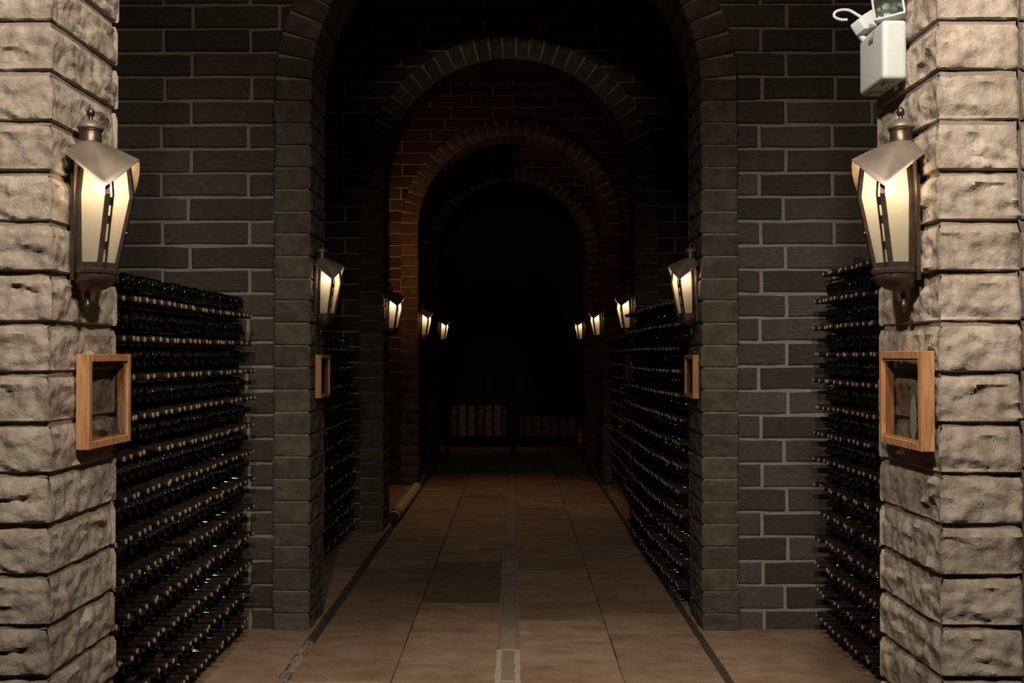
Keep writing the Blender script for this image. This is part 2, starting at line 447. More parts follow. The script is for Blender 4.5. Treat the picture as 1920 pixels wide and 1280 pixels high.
def slab_with_arch(name, y0, y1, mat, outer, rin):
    """solid between an arch opening (rin) and an outer line of the same number of points"""
    seg = len(outer) - 3
    inner = [(XC - rin, 0.0)] + [(XC - rin * math.cos(PI * k / seg), ZS + rin * math.sin(PI * k / seg)) for k in range(seg + 1)] + [(XC + rin, 0.0)]
    n = len(inner); V = []
    for y in (y0, y1):
        V += [(x, y, z) for x, z in inner] + [(x, y, z) for x, z in outer]
    Fc = []
    for i in range(n - 1):
        Fc += [(i, i + 1, n + i + 1, n + i), (2 * n + i, 2 * n + i + 1, 3 * n + i + 1, 3 * n + i),
               (i, i + 1, 2 * n + i + 1, 2 * n + i), (n + i, n + i + 1, 3 * n + i + 1, 3 * n + i)]
    Fc += [(0, n, 3 * n, 2 * n), (n - 1, 2 * n - 1, 4 * n - 1, 3 * n - 1)]
    return mesh(name, V, Fc, mat)

def rect_outer(seg):
    """points on the wall rectangle, one for each arch point, cast radially from the arch centre"""
    pts = [(XWL, 0.0)]
    for k in range(seg + 1):
        a = PI * k / seg; dx, dz = -math.cos(a), math.sin(a)
        t = 1e9
        if dx < -1e-6: t = min(t, (XWL - XC) / dx)
        if dx > 1e-6: t = min(t, (XWR - XC) / dx)
        if dz > 1e-6: t = min(t, (CEIL - ZS) / dz)
        pts.append((XC + dx * t, ZS + dz * t))
    pts.append((XWR, 0.0))
    # corners: snap the nearest point to each upper corner
    for cx in (XWL, XWR):
        i = min(range(len(pts)), key=lambda i: (pts[i][0] - cx) ** 2 + (pts[i][1] - CEIL) ** 2)
        pts[i] = (cx, CEIL)
    return pts

BH = 0.142     # course height of the wall bricks
for ai, Y in enumerate(ARCH_Y):
    near = ai == 0
    nth = ORD[ai]
    # --- stone pillars and ring
    seg = 40
    ring_outer = [(XC - (R + PW - 0.012), 0.0)] + [(XC - (R + PW - 0.012) * math.cos(PI * k / seg), ZS + (R + PW - 0.012) * math.sin(PI * k / seg)) for k in range(seg + 1)] + [(XC + (R + PW - 0.012), 0.0)]
    me = slab_with_arch('stone_arch', Y + 0.014, Y + PD - 0.012, M['mortar_warm' if near else 'mortar'], ring_outer, R + 0.014)
    arch = link('stone_arch', me)
    desc = ['pale rock-faced stone pillars nearest the camera with the two biggest lanterns',
            'brown stone arch on two pillars, first one seen whole behind the pale pillars',
            'dark stone arch, the next one seen through the first brown arch',
            'dim stone arch with reddish light on its left side, third inward',
            'almost black stone arch, the farthest one before the end wall'][ai]
    tag(arch, desc, 'arch', 'stone arches along the passage', 'structure')
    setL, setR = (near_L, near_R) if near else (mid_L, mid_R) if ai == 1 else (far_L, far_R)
    nc = int(ZS / CH)
    top = nc * CH
    rng = random.Random(500 + ai)
    lastl = lastr = -1
    z_off = 0.010 if near else 0.035
    k = 0
    z = CH / 2 - z_off
    while z - CH / 2 < ZS - 0.015:
        for side_, st in ((-1, setL), (1, setR)):
            i = rng.randrange(len(st))
            if i == (lastl if side_ < 0 else lastr): i = (i + 1) % len(st)
            if side_ < 0: lastl = i
            else: lastr = i
            x = XL if side_ < 0 else XR
            link('stone', st[i], arch, (x + rng.uniform(-0.003, 0.003), Y + rng.uniform(-0.003, 0.003), z))
        z += CH
    if True:
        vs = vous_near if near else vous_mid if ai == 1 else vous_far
        NV = 31
        z0 = z - CH / 2
        a0 = math.asin(min(0.2, max(0, (z0 - ZS)) / R)) if z0 > ZS else 0
        for q in range(NV):
            a = a0 + (PI - 2 * a0) * (q + 0.5) / NV          # 0 = left foot, PI = right foot
            # -x of the block points outward
            loc = (XC - R * math.cos(a), Y + rng.uniform(-0.003, 0.003), ZS + R * math.sin(a))
            link('stone', vs[rng.randrange(len(vs))], arch, loc, (0, a, 0))
    # --- brick wall around it
    if near:
        # the wall of the first arch is seen only as a sliver at the right edge of the picture
        wl = link('wall_arch', slab_with_arch('wall_arch', Y + 0.046, Y + PD - 0.03, M['mortar_warm'], rect_outer(60), R + 0.06))
        tag(wl, 'pale stone wall beside the foreground pillars, a sliver at the right edge', 'wall', 'brick walls across the passage', 'structure')
        for sx, xo in ((-1, XL - PW), (1, XR + PW)):
            zz = 0.0; c = 0
            while zz < 3.25:
                x = xo; first = 0.27 if c % 2 else 0.44
                for ln in (first, 0.44):
                    xa, xb = x + sx * 0.012, x + sx * (ln - 0.006)
                    link('brick', BR_LIGHT[rng.randrange(5)], wl, ((xa + xb) / 2, Y + 0.055, zz + CH / 2), (0, 0, 0), (abs(xb - xa), 0.045, CH - 0.014))
                    x += sx * ln
                zz += CH; c += 1
        continue
    wl = link('wall_arch', slab_with_arch('wall_arch', Y + 0.046, Y + PD - 0.03, M['mortar'], rect_outer(60), R + 0.06))
    tag(wl, ['', 'dark brick wall around the first brown arch, behind the bottle stacks', 'dark brick wall seen above and beside the second brown arch',
             'brick wall around the reddish lit arch, deep in the passage', 'brick wall around the farthest arch, almost black'][ai], 'wall', 'brick walls across the passage', 'structure')
    zz = -0.03; c = 0
    n_b = 0
    while zz < CEIL - 0.05:
        zm = zz + BH / 2
        # clear radius: keep bricks out of the opening, hidden under the ring
        def xlim(z):
            if z <= ZS: return R + 0.10
            dz = z - BH / 2 - ZS if z - BH / 2 > ZS else 0
            dz2 = z + BH / 2 - ZS
            rr = R + 0.10
            return math.sqrt(max(0, rr * rr - min(dz, dz2) ** 2)) if min(dz, dz2) < rr else 0
        lim = xlim(zm)
        jit = rng.uniform(-0.015, 0.015)
        if c % 2: cutsL = [-1.913, -2.425, -2.65]; cutsR = [1.584, 2.09, 2.55]
        else: cutsL = [-1.562, -2.075, -2.588, -2.65]; cutsR = [1.441, 1.87, 2.38, 2.55]
        spans = []
        x = XC - lim if lim > 0.25 else None
        if lim > 0.0:
            for side_, cuts, x in ((-1, cutsL, XC - lim), (1, cutsR, XC + lim)):
                # extra joints between the ring and the first regular joint
                ext = list(cuts)
                while abs(x - ext[0]) > 0.56:
                    ext.insert(0, ext[0] - side_ * 0.512)
                for e_ in ext:
                    e2 = e_ + jit
                    if side_ * (e2 - x) > 0.05: spans.append((x, e2))
                    x = e2 if side_ * (e2 - x) > 0 else x
        else:
            x = -2.588 if c % 2 else -2.33
            spans.append((-2.65, x))
            while x < 2.5:
                spans.append((x, min(2.55, x + 0.512))); x += 0.512
        for a, b in spans:
            a, b = min(a, b), max(a, b)
            if b - a < 0.05: continue
            if ai == 1 and zz > 4.3: continue
            lx = b - a - 0.022
            link('brick', (BR if ai == 1 else BR_DIMMED)[rng.randrange(8)], wl, ((a + b) / 2, Y + 0.055, zm + rng.uniform(-0.002, 0.002)), (0, 0, 0), (lx, 0.042 + rng.uniform(-0.002, 0.003), BH - 0.020 + rng.uniform(-0.003, 0.003)))
            n_b += 1
        zz += BH; c += 1

# ------------------------------------------------------------------ shell
def brickwall_mat():
    m, n, L = nt('plain_brickwork')
    out = n.new('ShaderNodeOutputMaterial'); p = n.new('ShaderNodeBsdfPrincipled'); L.new(p.outputs[0], out.inputs[0])
    tc = n.new('ShaderNodeTexCoord'); sp = n.new('ShaderNodeSeparateXYZ'); cb = n.new('ShaderNodeCombineXYZ')
    ad = n.new('ShaderNodeMath'); ad.operation = 'ADD'
    L.new(tc.outputs['Object'], sp.inputs[0]); L.new(sp.outputs[0], ad.inputs[0]); L.new(sp.outputs[1], ad.inputs[1])
    L.new(ad.outputs[0], cb.inputs[0]); L.new(sp.outputs[2], cb.inputs[1])
    b = n.new('ShaderNodeTexBrick'); L.new(cb.outputs[0], b.inputs['Vector'])
    b.inputs['Scale'].default_value = 1; b.inputs['Brick Width'].default_value = 0.5; b.inputs['Row Height'].default_value = 0.142
    b.inputs['Mortar Size'].default_value = 0.011
    b.inputs['Color1'].default_value = (0.06, 0.045, 0.036, 1); b.inputs['Color2'].default_value = (0.09, 0.07, 0.055, 1); b.inputs['Mortar'].default_value = (0.2, 0.17, 0.14, 1)
    L.new(b.outputs[0], p.inputs['Base Color']); p.inputs['Roughness'].default_value = 0.9
    bp = n.new('ShaderNodeBump'); bp.inputs['Distance'].default_value = 0.006; bp.invert = True
    L.new(b.outputs['Fac'], bp.inputs['Height']); L.new(bp.outputs[0], p.inputs['Normal'])
    return m
M['brickwall'] = brickwall_mat()
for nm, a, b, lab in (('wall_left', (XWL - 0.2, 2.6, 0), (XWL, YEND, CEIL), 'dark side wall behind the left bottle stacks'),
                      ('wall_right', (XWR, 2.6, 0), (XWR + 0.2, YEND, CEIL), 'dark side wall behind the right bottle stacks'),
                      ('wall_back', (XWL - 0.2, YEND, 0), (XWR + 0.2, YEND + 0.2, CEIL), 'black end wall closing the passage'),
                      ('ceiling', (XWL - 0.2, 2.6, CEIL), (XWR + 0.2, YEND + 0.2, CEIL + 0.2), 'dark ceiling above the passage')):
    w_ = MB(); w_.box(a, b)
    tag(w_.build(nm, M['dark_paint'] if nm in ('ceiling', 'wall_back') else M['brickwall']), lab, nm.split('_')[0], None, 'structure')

# ------------------------------------------------------------------ floor
fb = MB(); fb.box((-2.65, -2.2, -0.25), (2.6, YEND, -0.022))
floor = fb.build('floor', M['dirt'])
tag(floor, 'sandstone slab floor of the passage with two side gutters', 'floor', None, 'structure')

def slab_mesh(seed, lx, ly, mat, th=0.05, bev=0.003):
    rng = random.Random(seed)
    b = MB()
    x, y = lx / 2, ly / 2
    nx = max(2, int(lx / 0.12)); ny = max(2, int(ly / 0.12))
    # outline with an uneven edge
    ol = []
    for i in range(nx): ol.append((-x + lx * i / nx, -y))
    for i in range(ny): ol.append((x, -y + ly * i / ny))
    for i in range(nx): ol.append((x - lx * i / nx, y))
    for i in range(ny): ol.append((-x, y - ly * i / ny))
    ol = [(px + rng.uniform(-0.0022, 0.0022), py + rng.uniform(-0.0022, 0.0022)) for px, py in ol]
    n = len(ol)
    k = 1 - bev / max(0.05, min(x, y))
    V = [(px, py, -th) for px, py in ol] + [(px, py, -bev * 0.7) for px, py in ol]
    V += [(px - math.copysign(bev, px) * (abs(px) > x * 0.97), py - math.copysign(bev, py) * (abs(py) > y * 0.97), 0) for px, py in ol]
    Fc = [(i, (i + 1) % n, n + (i + 1) % n, n + i) for i in range(n)] + [(n + i, n + (i + 1) % n, 2 * n + (i + 1) % n, 2 * n + i) for i in range(n)]
    Fc.append(tuple(2 * n + i for i in range(n))); Fc.append(tuple(range(n))[::-1])
    return mesh('slab', V, Fc, mat)

rng = random.Random(3)
def yp(y): return 1.6 * F / (y - 665.0)
def band(x0, x1, cuts, mat, gap=0.0055, name='slab', tilt=0.0012):
    for i, (a, b) in enumerate(zip(cuts, cuts[1:])):
        lx, ly = x1 - x0 - gap, b - a - gap * 0.6
        dark = mat is M['slab'] and ((x0 == JL and abs(a - yp(1128)) < 0.01) or (x0 == GL1 and abs(a - yp(1113)) < 0.01))
        me = slab_mesh(rng.randrange(9999), lx, ly, M['slab_dark'] if dark else mat)
        link(name, me, floor, ((x0 + x1) / 2, (a + b) / 2, rng.uniform(-0.0015, 0.001)), (rng.uniform(-tilt, tilt), rng.uniform(-tilt, tilt), rng.uniform(-0.002, 0.002)))
def fill(known, y_end=YEND - 0.05, lo=0.55, hi=0.95):
    cuts = [3.0] + list(known)
    while cuts[0] > -1.5: cuts.insert(0, cuts[0] - rng.uniform(lo, hi))
    while cuts[-1] < y_end - 0.6: cuts.append(cuts[-1] + rng.uniform(lo, hi))
    cuts.append(y_end); return cuts
GL0, GL1, JL, S0, S1, JR, GR0, GR1 = -1.170, -1.118, -0.609, -0.094, 0.018, 0.535, 1.030, 1.068
band(GL1, JL, fill([4.1, yp(1274), yp(1187), yp(1113), yp(1062), yp(1030)]), M['slab'])
band(JL, S0, fill([4.3, yp(1242), yp(1162), yp(1128), yp(1051)]), M['slab'])
band(S1, JR, fill([4.2, yp(1244), yp(1199), yp(1162), yp(1126), yp(1095), yp(1069), yp(1046)]), M['slab'])
band(JR, GR0, fill([4.0, yp(1272), yp(1185), yp(1149), yp(1114), yp(1061)]), M['slab'])
# narrow centre strip
cs = [3.2]
while cs[-1] < yp(1275) - 0.36: cs.append(cs[-1] + 0.33)
cs += [yp(1275), yp(1216)]
while cs[-1] < 15.5: cs.append(cs[-1] + rng.uniform(0.28, 0.5))
band(S0 + 0.012, S1 - 0.012, cs, M['strip'], 0.012, 'strip_stone')
# pale pointing around the nearest strip stones
lm = MB()
for a, b in zip(cs, cs[1:]):
    if b <= yp(1216) + 0.01:
        for x0, x1, y0, y1 in ((S0 - 0.006, S0 + 0.024, a, b), (S1 - 0.022, S1 + 0.008, a, b), (S0 + 0.024, S1 - 0.022, b - 0.02, b + 0.008)):
            n_ = max(2, int((y1 - y0) / 0.03))
            A_ = [(x0 + rng.uniform(-.004, .004), y0 + (y1 - y0) * i / n_) for i in range(n_ + 1)]
            B_ = [(x1 + rng.uniform(-.004, .004), y0 + (y1 - y0) * i / n_) for i in range(n_ + 1)]
            k = n_ + 1
            V_ = [(p[0], p[1], 0.004) for p in A_ + B_] + [(p[0], p[1], -0.03) for p in A_ + B_]
            F_ = []
            for i in range(n_):
                F_ += [(i, i + 1, k + i + 1, k + i), (i, i + 1, 2 * k + i + 1, 2 * k + i), (k + i, k + i + 1, 3 * k + i + 1, 3 * k + i)]
            F_ += [(0, k, 3 * k, 2 * k), (n_, k + n_, 3 * k + n_, 2 * k + n_)]
            lm.add(V_, F_)
o = lm.build('pointing', M['lime'], floor); o['label'] = 'pale mortar around the nearest strip stones'
jm = MB(); jm.box((S0 - 0.004, yp(1216), -0.03), (S0 + 0.022, 15.5, -0.006)); jm.box((S1 - 0.020, yp(1216), -0.03), (S1 + 0.004, 15.5, -0.006))
jm.build('joint_fill', M['mortar_warm'], floor)
# crumbs of old mortar along the strip
cr_ = MB()
y = yp(1216)
while y < 9.5:
    for xx in (S0, S1):
        if rng.random() < 0.8:
            s_ = rng.uniform(0.002, 0.006)
            Mt = Matrix.Translation((xx + rng.uniform(-.006, .006), y + rng.uniform(-.02, .02), -0.006)) @ Euler((rng.random() * 3, rng.random() * 3, rng.random() * 3)).to_matrix().to_4x4()
            cr_.box((-s_, -s_ * 1.5, -s_), (s_, s_ * 1.5, s_), M=Mt)
    y += 0.016
o = cr_.build('mortar_crumbs', M['strip'], floor); o['kind'] = 'stuff'
# side slabs beyond the gutters
def side_band(x0, x1, cuts): band(x0, x1, cuts, M['slab'], 0.008)
side_band(-2.0, GL0, [-1.5, 0.2, 1.9, 3.4, 4.6, 5.9, 7.3, 8.6, 9.9, 11.3, 12.7, 14.2, 15.8, YEND - 0.05])
side_band(-2.65, -2.0, [-1.5, 1.2, 3.9, 6.6, 9.3, 12, 14.7, YEND - 0.05])
side_band(GR1, 2.0, [-1.5, 0.6, 2.3, 3.9, 4.83, 6.2, 7.5, 8.9, 10.2, 11.6, 13.1, 14.6, 16.1, YEND - 0.05])
side_band(2.0, 2.55, [-1.5, 1.2, 3.9, 6.6, 9.3, 12, 14.7, YEND - 0.05])
# rubble and broken mortar in the left gutter
rb = MB(); y = 3.6
while y < 5.6:
    for _ in range(2):
        s_ = rng.uniform(0.010, 0.024)
        Mt = Matrix.Translation((rng.uniform(GL0 + 0.004, GL1 - 0.004), y + rng.uniform(-.02, .02), -0.016)) @ Euler((rng.random() * 3, rng.random() * 3, rng.random() * 3)).to_matrix().to_4x4()
        rb.lathe([(0, -s_ * .7), (s_ * .8, -s_ * .4), (s_, 0.1 * s_), (s_ * .6, s_ * .6), (0, s_ * .75)], 6, Mt)
    y += 0.018
o = rb.build('gutter_rubble', M['rubble'], floor); o['kind'] = 'stuff'

# ------------------------------------------------------------------ bottles
def bottle_profile(base_out):
    # axis = local x, outward = +x. neck-out: cap tip at 0.  base-out: base at -0.075
    neck = [(0.0, 0.0), (0.0135, 0.0), (0.0148, -0.003), (0.0148, -0.020), (0.0132, -0.024), (0.0140, -0.080), (0.018, -0.100),
            (0.031, -0.130), (0.0355, -0.155), (0.0365, -0.285), (0.034, -0.294), (0.026, -0.292), (0.0, -0.270)]
    if not base_out: return neck
    return [(r, -0.075 - 0.294 - x) for r, x in neck]
def bottle_mesh(base_out, seg):
    p = bottle_profile(base_out)
    if base_out: p = [(0.0, -0.103), (0.014, -0.098), (0.025, -0.080), (0.031, -0.0755), (0.0342, -0.077), (0.0365, -0.083), (0.0365, -0.21), (0.031, -0.24), (0.0145, -0.285), (0.0145, -0.369), (0.0, -0.369)]
    b = MB(); Mt = Matrix.Rotation(PI / 2, 4, 'Y')
    b.lathe(p, seg, Mt)
    if not base_out:
        for i, f in enumerate(b.f):
            xs = [b.v[q][0] for q in f]
            b.m[i] = 1 if min(xs) > -0.085 else 0
    return b
bn_hi = bottle_mesh(False, 20); bb_hi = bottle_mesh(True, 24)
me_neck = bn_hi.data('wine_bottle', [M['glass_dark'], M['foil']], True, 0.9)
me_base = bb_hi.data('wine_bottle', [M['glass_dark'], M['foil']], True, 0.9)
cb_ = MB(); cb_.lathe([(0, 0.0038), (0.0088, 0.0038), (0.0108, 0.002), (0.0108, 0.0), (0, 0.0)], 14, Matrix.Rotation(PI / 2, 4, 'Y'))
me_cap = cb_.data('cap', M['cap'], True, 0.6)
cb_lo = MB(); cb_lo.lathe([(0, 0.0038), (0.0100, 0.0036), (0.0108, 0.0)], 8, Matrix.Rotation(PI / 2, 4, 'Y'))
bn_lo = bottle_mesh(False, 10); bb_lo = bottle_mesh(True, 12)

ORDW = ['first', 'second', 'third', 'fourth', 'fifth', 'sixth', 'seventh', 'eighth', 'ninth', 'tenth', 'eleventh', 'twelfth', 'thirteenth', 'fourteenth',
        'fifteenth', 'sixteenth', 'seventeenth', 'eighteenth', 'nineteenth', 'twentieth']
def stack(side, plane, y0, y1, rows, pitch, seed, extra_rows_top=True, ystep=0.0785, drop=0.06):
    """every bottle: (kind, x, y, z, rotz, protrusion). side -1: left stack, bottles point to +x"""
    rng = random.Random(seed); L = []
    for k in range(rows):
        z = 0.123 + pitch * k
        sag = [rng.uniform(-0.004, 0.004) for _ in range(4)]
        n = int((y1 - y0) / ystep)
        for i in range(n):
            y = y0 + (i + 0.5) * ystep
            if rng.random() < drop: continue
            t = i / max(1, n - 1) * 3; a = int(min(2, t)); zz = z + sag[a] * (1 - (t - a)) + sag[a + 1] * (t - a)
            r_z = rng.uniform(-0.055, 0.055)
            L.append(('neck', k, y - side * 0.22 * math.sin(r_z), zz + rng.uniform(-0.002, 0.002), rng.uniform(-0.012, 0.010), r_z))
    for k in range(rows + (1 if extra_rows_top else 0)):
        z = 0.123 + pitch * (k - 0.5)
        n = int((y1 - y0) / 0.0815)
        for i in range(n):
            y = y0 + (i + 0.9) * 0.0815
            if y + 0.03 > y1: continue
            L.append(('base', k, y, z + rng.uniform(-0.003, 0.003), rng.uniform(-0.010, 0.010), rng.uniform(-0.02, 0.02)))
    return L

RACKS = [
    dict(side=-1, plane=lambda y: -1.49, y0=3.20, y1=5.775, rows=12, pitch=0.154, seed=1, name='left near', lab='long bottle stack on the left before the first brown arch'),
    dict(side=1, plane=lambda y: 1.705, y0=4.30, y1=5.775, rows=14, pitch=0.148, seed=2, name='right near', lab='tall bottle stack on the right behind the pale pillar', top=False),
    dict(side=1, plane=lambda y: 1.045 - 0.055 * min(1, (y - 6.2) / 1.2), y0=6.28, y1=8.98, rows=13, pitch=0.152, seed=3, name='right middle', lab='bottle stack jutting out beyond the right brown pillar', top=False),
    dict(side=-1, plane=lambda y: -1.43, y0=7.2, y1=8.98, rows=11, pitch=0.152, seed=4, name='left middle', lab='low dark bottle stack beyond the left brown pillar'),
    dict(side=1, plane=lambda y: 1.16, y0=10.4, y1=12.2, rows=12, pitch=0.152, seed=5, name='right far', lab='hardly lit bottle stack beyond the second right pillar'),
]
cands = []
for ri, rk in enumerate(RACKS):
    rk['L'] = stack(rk['side'], rk['plane'], rk['y0'], rk['y1'], rk['rows'], rk['pitch'], rk['seed'], rk.get('top', True))
    for bi, b in enumerate(rk['L']):
        kind, k, y, z, pr, rz = b
        px = abs(rk['plane'](y)) / y * F
        vis = (px < 748 if rk['side'] < 0 else px < 682) and ri < 2
        if vis: cands.append((y, ri, bi))
cands.sort()
chosen = set((ri, bi) for _, ri, bi in cands[:300])
order = {}
for (y, ri, bi) in cands[:300]:
    kind, k = RACKS[ri]['L'][bi][:2]
    order.setdefault((ri, kind, k), []).append((y, bi))
rank = {}
for key, l in order.items():
    for i, (y, bi) in enumerate(sorted(l)): rank[(key[0], bi)] = i

for ri, rk in enumerate(RACKS):
    s = rk['side']
    # the stack's laths and feet
    root = empty('bottle_rack', (rk['plane'](rk['y0']) + s * 0.2, (rk['y0'] + rk['y1']) / 2, 0))
    tag(root, 'dark ' + rk['lab'].replace('dark ', '').replace('bottle stack', 'laths under bottle stack'), 'rack', 'racks of laths under the bottles')
    cx, cy = root.location.x, root.location.y
    lb = None
    for k in range(rk['rows']):
        z = 0.123 + rk['pitch'] * k - 0.0225
        for dx in (0.105,):
            b = MB()
            ys = np.linspace(rk['y0'], rk['y1'], 7)
            for a_, b_ in zip(ys, ys[1:]):
                pa, pb = rk['plane'](a_) + s * dx, rk['plane'](b_) + s * dx
                v = [(pa - 0.014, a_, z - 0.003), (pa + 0.014, a_, z - 0.003), (pa + 0.014, a_, z + 0.003), (pa - 0.014, a_, z + 0.003),
                     (pb - 0.014, b_, z - 0.003), (pb + 0.014, b_, z - 0.003), (pb + 0.014, b_, z + 0.003), (pb - 0.014, b_, z + 0.003)]
                v = [(p[0] - cx, p[1] - cy, p[2]) for p in v]
                b.add(v, [(0, 1, 2, 3), (4, 7, 6, 5), (0, 4, 5, 1), (1, 5, 6, 2), (2, 6, 7, 3), (3, 7, 4, 0)])
            b.build('lath', M['lath'], root)
    for yy in (rk['y0'] - 0.02, rk['y1'] + 0.012):
        b = MB(); px = rk['plane'](yy) + s * 0.30
        b.box((px - 0.03 - cx, yy - 0.012 - cy, 0), (px + 0.03 - cx, yy + 0.012 - cy, 0.123 + rk['pitch'] * rk['rows'] - 0.03))
        b.build('post', M['lath'], root)
    b = MB(); b.box((rk['plane'](rk['y0']) + s * 0.12 - 0.03 - cx, rk['y0'] - cy, -0.001), (rk['plane'](rk['y0']) + s * 0.12 + 0.03 - cx, rk['y1'] - cy, 0.007)); b.build('sole_plank', M['lath'], root)
    # bottles
    rest = MB()
    for bi, (kind, k, y, z, pr, rz) in enumerate(rk['L']):
        x = rk['plane'](y) - s * pr
        Rz = rz + (PI if s > 0 else 0)
        if (ri, bi) in chosen:
            o = link('wine_bottle', me_neck if kind == 'neck' else me_base, None, (x, y, z), (0, 0, Rz))
            nrow = rk['rows'] + (1 if rk.get('top', True) else 0) if kind == 'base' else rk['rows']
            rowt = ORDW[nrow - 1 - k] if nrow - 1 - k >= 0 else 'top'
            what = 'neck outward' if kind == 'neck' else 'base outward'
            tag(o, 'wine bottle %s, %s such row from top, %s from near pillar, %s stack' % (what, rowt, ORDW[min(19, rank[(ri, bi)])], 'left' if s < 0 else 'right'),
                'bottle', 'wine bottles stacked on their sides in the near stacks')
            if kind == 'neck': link('cap', me_cap, o, (0, 0, 0))
        else:
            src = bn_lo if kind == 'neck' else bb_lo
            c, sn = math.cos(Rz), math.sin(Rz)
            def T(p): return (x + p[0] * c - p[1] * sn, y + p[0] * sn + p[1] * c, z + p[2])
            n0 = len(rest.v)
            rest.v += [T(p) for p in src.v]; rest.f += [tuple(n0 + q for q in f) for f in src.f]; rest.m += src.m
            if kind == 'neck':
                n0 = len(rest.v); rest.v += [T(p) for p in cb_lo.v]; rest.f += [tuple(n0 + q for q in f) for f in cb_lo.f]; rest.m += [2] * len(cb_lo.f)
    o = rest.build('wine_bottles', [M['glass_dark'], M['foil'], M['cap']], None, True, angle=0.9)
    tag(o, 'rest of the dark bottles in the ' + rk['lab'].replace('bottle stack', 'stack'), 'bottle', None, 'stuff')

# ------------------------------------------------------------------ wall lanterns
def hexpt(c, r, beta, z): return Vector((c + r * math.cos(beta), r * math.sin(beta), z))
LV = [(0.052, 0.056, 1.832), (0.070, 0.080, 2.026), (0.070, 0.070, 2.118)]
def lantern_meshes(mir):
    """local x = away from the wall, z world height"""
    D = {}
    def fin(b, nm, mats, smooth=False, angle=0.6):
        if mir: b.v = [(-x, y, z) for x, y, z in b.v]
        return b.data(nm, mats, smooth, angle)
    # back plate
    b = MB(); b.box((0.0, -0.045, 1.80), (0.010, 0.045, 2.15)); D['back_plate'] = fin(b, 'back_plate', M['bronze'])
    betas = [-120, -60, 0, 60, 120]
    tops = {-120: 2.125, -60: 2.070, 0: 2.118, 60: 2.070, 120: 2.125}
    def path(be):
        a = math.radians(be)
        p0 = hexpt(*LV[0][:2], a, LV[0][2]); p1 = hexpt(*LV[1][:2], a, LV[1][2])
        t = (tops[be] - LV[1][2]) / (LV[2][2] - LV[1][2])
        p2 = p1.lerp(hexpt(*LV[2][:2], a, LV[2][2]), t)
        for p in (p0, p1, p2): p.x = max(p.x, 0.008)
        return [p0, p1, p2]
    posts = []
    for be in betas:
        b = MB(); P = path(be); w = 0.0062
        a = math.radians(be); rad = Vector((math.cos(a), math.sin(a), 0)); tan = Vector((-math.sin(a), math.cos(a), 0))
        V = []
        for p in P:
            V += [p - tan * w - rad * 0.007, p + tan * w - rad * 0.007, p + tan * w + rad * 0.003, p - tan * w + rad * 0.003]
        Fc = [(0, 1, 2, 3), (8, 11, 10, 9)]
        for j in (0, 4):
            Fc += [(j + i, j + (i + 1) % 4, j + 4 + (i + 1) % 4, j + 4 + i) for i in range(4)]
        b.add(V, Fc); posts.append(fin(b, 'post', M['bronze']))
    D['posts'] = posts
    panes = []; rails = []
    for b0, b1 in zip(betas, betas[1:]):
        A, B = path(b0), path(b1)
        inward = Vector((LV[1][0], 0, 0)); mid = (A[1] + B[1]) / 2; nrm = (inward - Vector((mid.x, mid.y, 0))).normalized() * 0.003
        V = [A[0] + nrm, B[0] + nrm, A[1] + nrm, B[1] + nrm, A[2] + nrm, B[2] + nrm]
        b = MB(); b.add(V, [(0, 1, 3, 2), (2, 3, 5, 4)]); panes.append(fin(b, 'pane', M['pane']))
        # bottom rail
        b = MB()
        u = Vector((0, 0, 0.016))
        V = [A[0] + nrm * -0.6, B[0] + nrm * -0.6, B[0] + u + nrm * -0.6, A[0] + u + nrm * -0.6, A[0] + nrm * 1.6, B[0] + nrm * 1.6, B[0] + u + nrm * 1.6, A[0] + u + nrm * 1.6]
        b.add(V, [(0, 1, 2, 3), (4, 7, 6, 5), (0, 4, 5, 1), (1, 5, 6, 2), (2, 6, 7, 3), (3, 7, 4, 0)]); rails.append(fin(b, 'rail', M['bronze']))
        if b0 == -60:      # little door: second stile with hinge knuckles along the near edge, stay rod
            b = MB(); ed = [A[i] + (B[i] - A[i]).normalized() * 0.016 - nrm * 0.8 for i in range(3)]
            b.tube(ed[:2] + [ed[2]], 0.0028, 6)
            for t in (0.25, 0.6, 0.85):
                p = A[0].lerp(A[1], t) + (B[0] - A[0]).normalized() * 0.008 - nrm * 1.6
                q = p + (A[1] - A[0]).normalized() * 0.022
                b.tube([p, q], 0.0036, 8)
            D['door_stile'] = fin(b, 'door_stile', M['bronze_dark'], True)
            b = MB(); p = B[0].lerp(B[1], 0.5) - nrm * 2
            b.lathe([(0, -0.004), (0.004, -0.003), (0.005, 0), (0.004, 0.003), (0, 0.004)], 10, Matrix.Translation(p)); D['knob'] = fin(b, 'knob', M['bronze'], True)
    D['panes'] = panes; D['rails'] = rails
    # roof sheet
    NA, NR = 72, 8; c = 0.070
    def rimz(be):
        t = abs(((math.degrees(be) + 60) % 120) - 60) / 60.0        # 0 at 0,+-120 (high), 1 at +-60 (low)
        return 2.130 - 0.086 * t
    def rimr(be):
        d = (math.degrees(be) + 30) % 60 - 30
        return 0.107 * (0.93 + 0.07 * (abs(d) / 30 - 1) ** 2)
    V = []; Fc = []
    for th in (0.0, -0.0022):
        for j in range(NR + 1):
            u = j / NR
            for i in range(NA):
                be = 2 * PI * i / NA
                r = 0.030 + (rimr(be) - 0.030) * u
                z = 2.176 + (rimz(be) - 2.176) * (u ** 1.15) + th
                cx_ = 0.034 + (0.060 - 0.034) * u
                V.append((max(cx_ + r * math.cos(be), 0.004), r * math.sin(be), z))
    n1 = (NR + 1) * NA
    for s0 in (0, n1):
        for j in range(NR):
            for i in range(NA):
                k = (i + 1) % NA
                Fc.append((s0 + j * NA + i, s0 + j * NA + k, s0 + (j + 1) * NA + k, s0 + (j + 1) * NA + i))
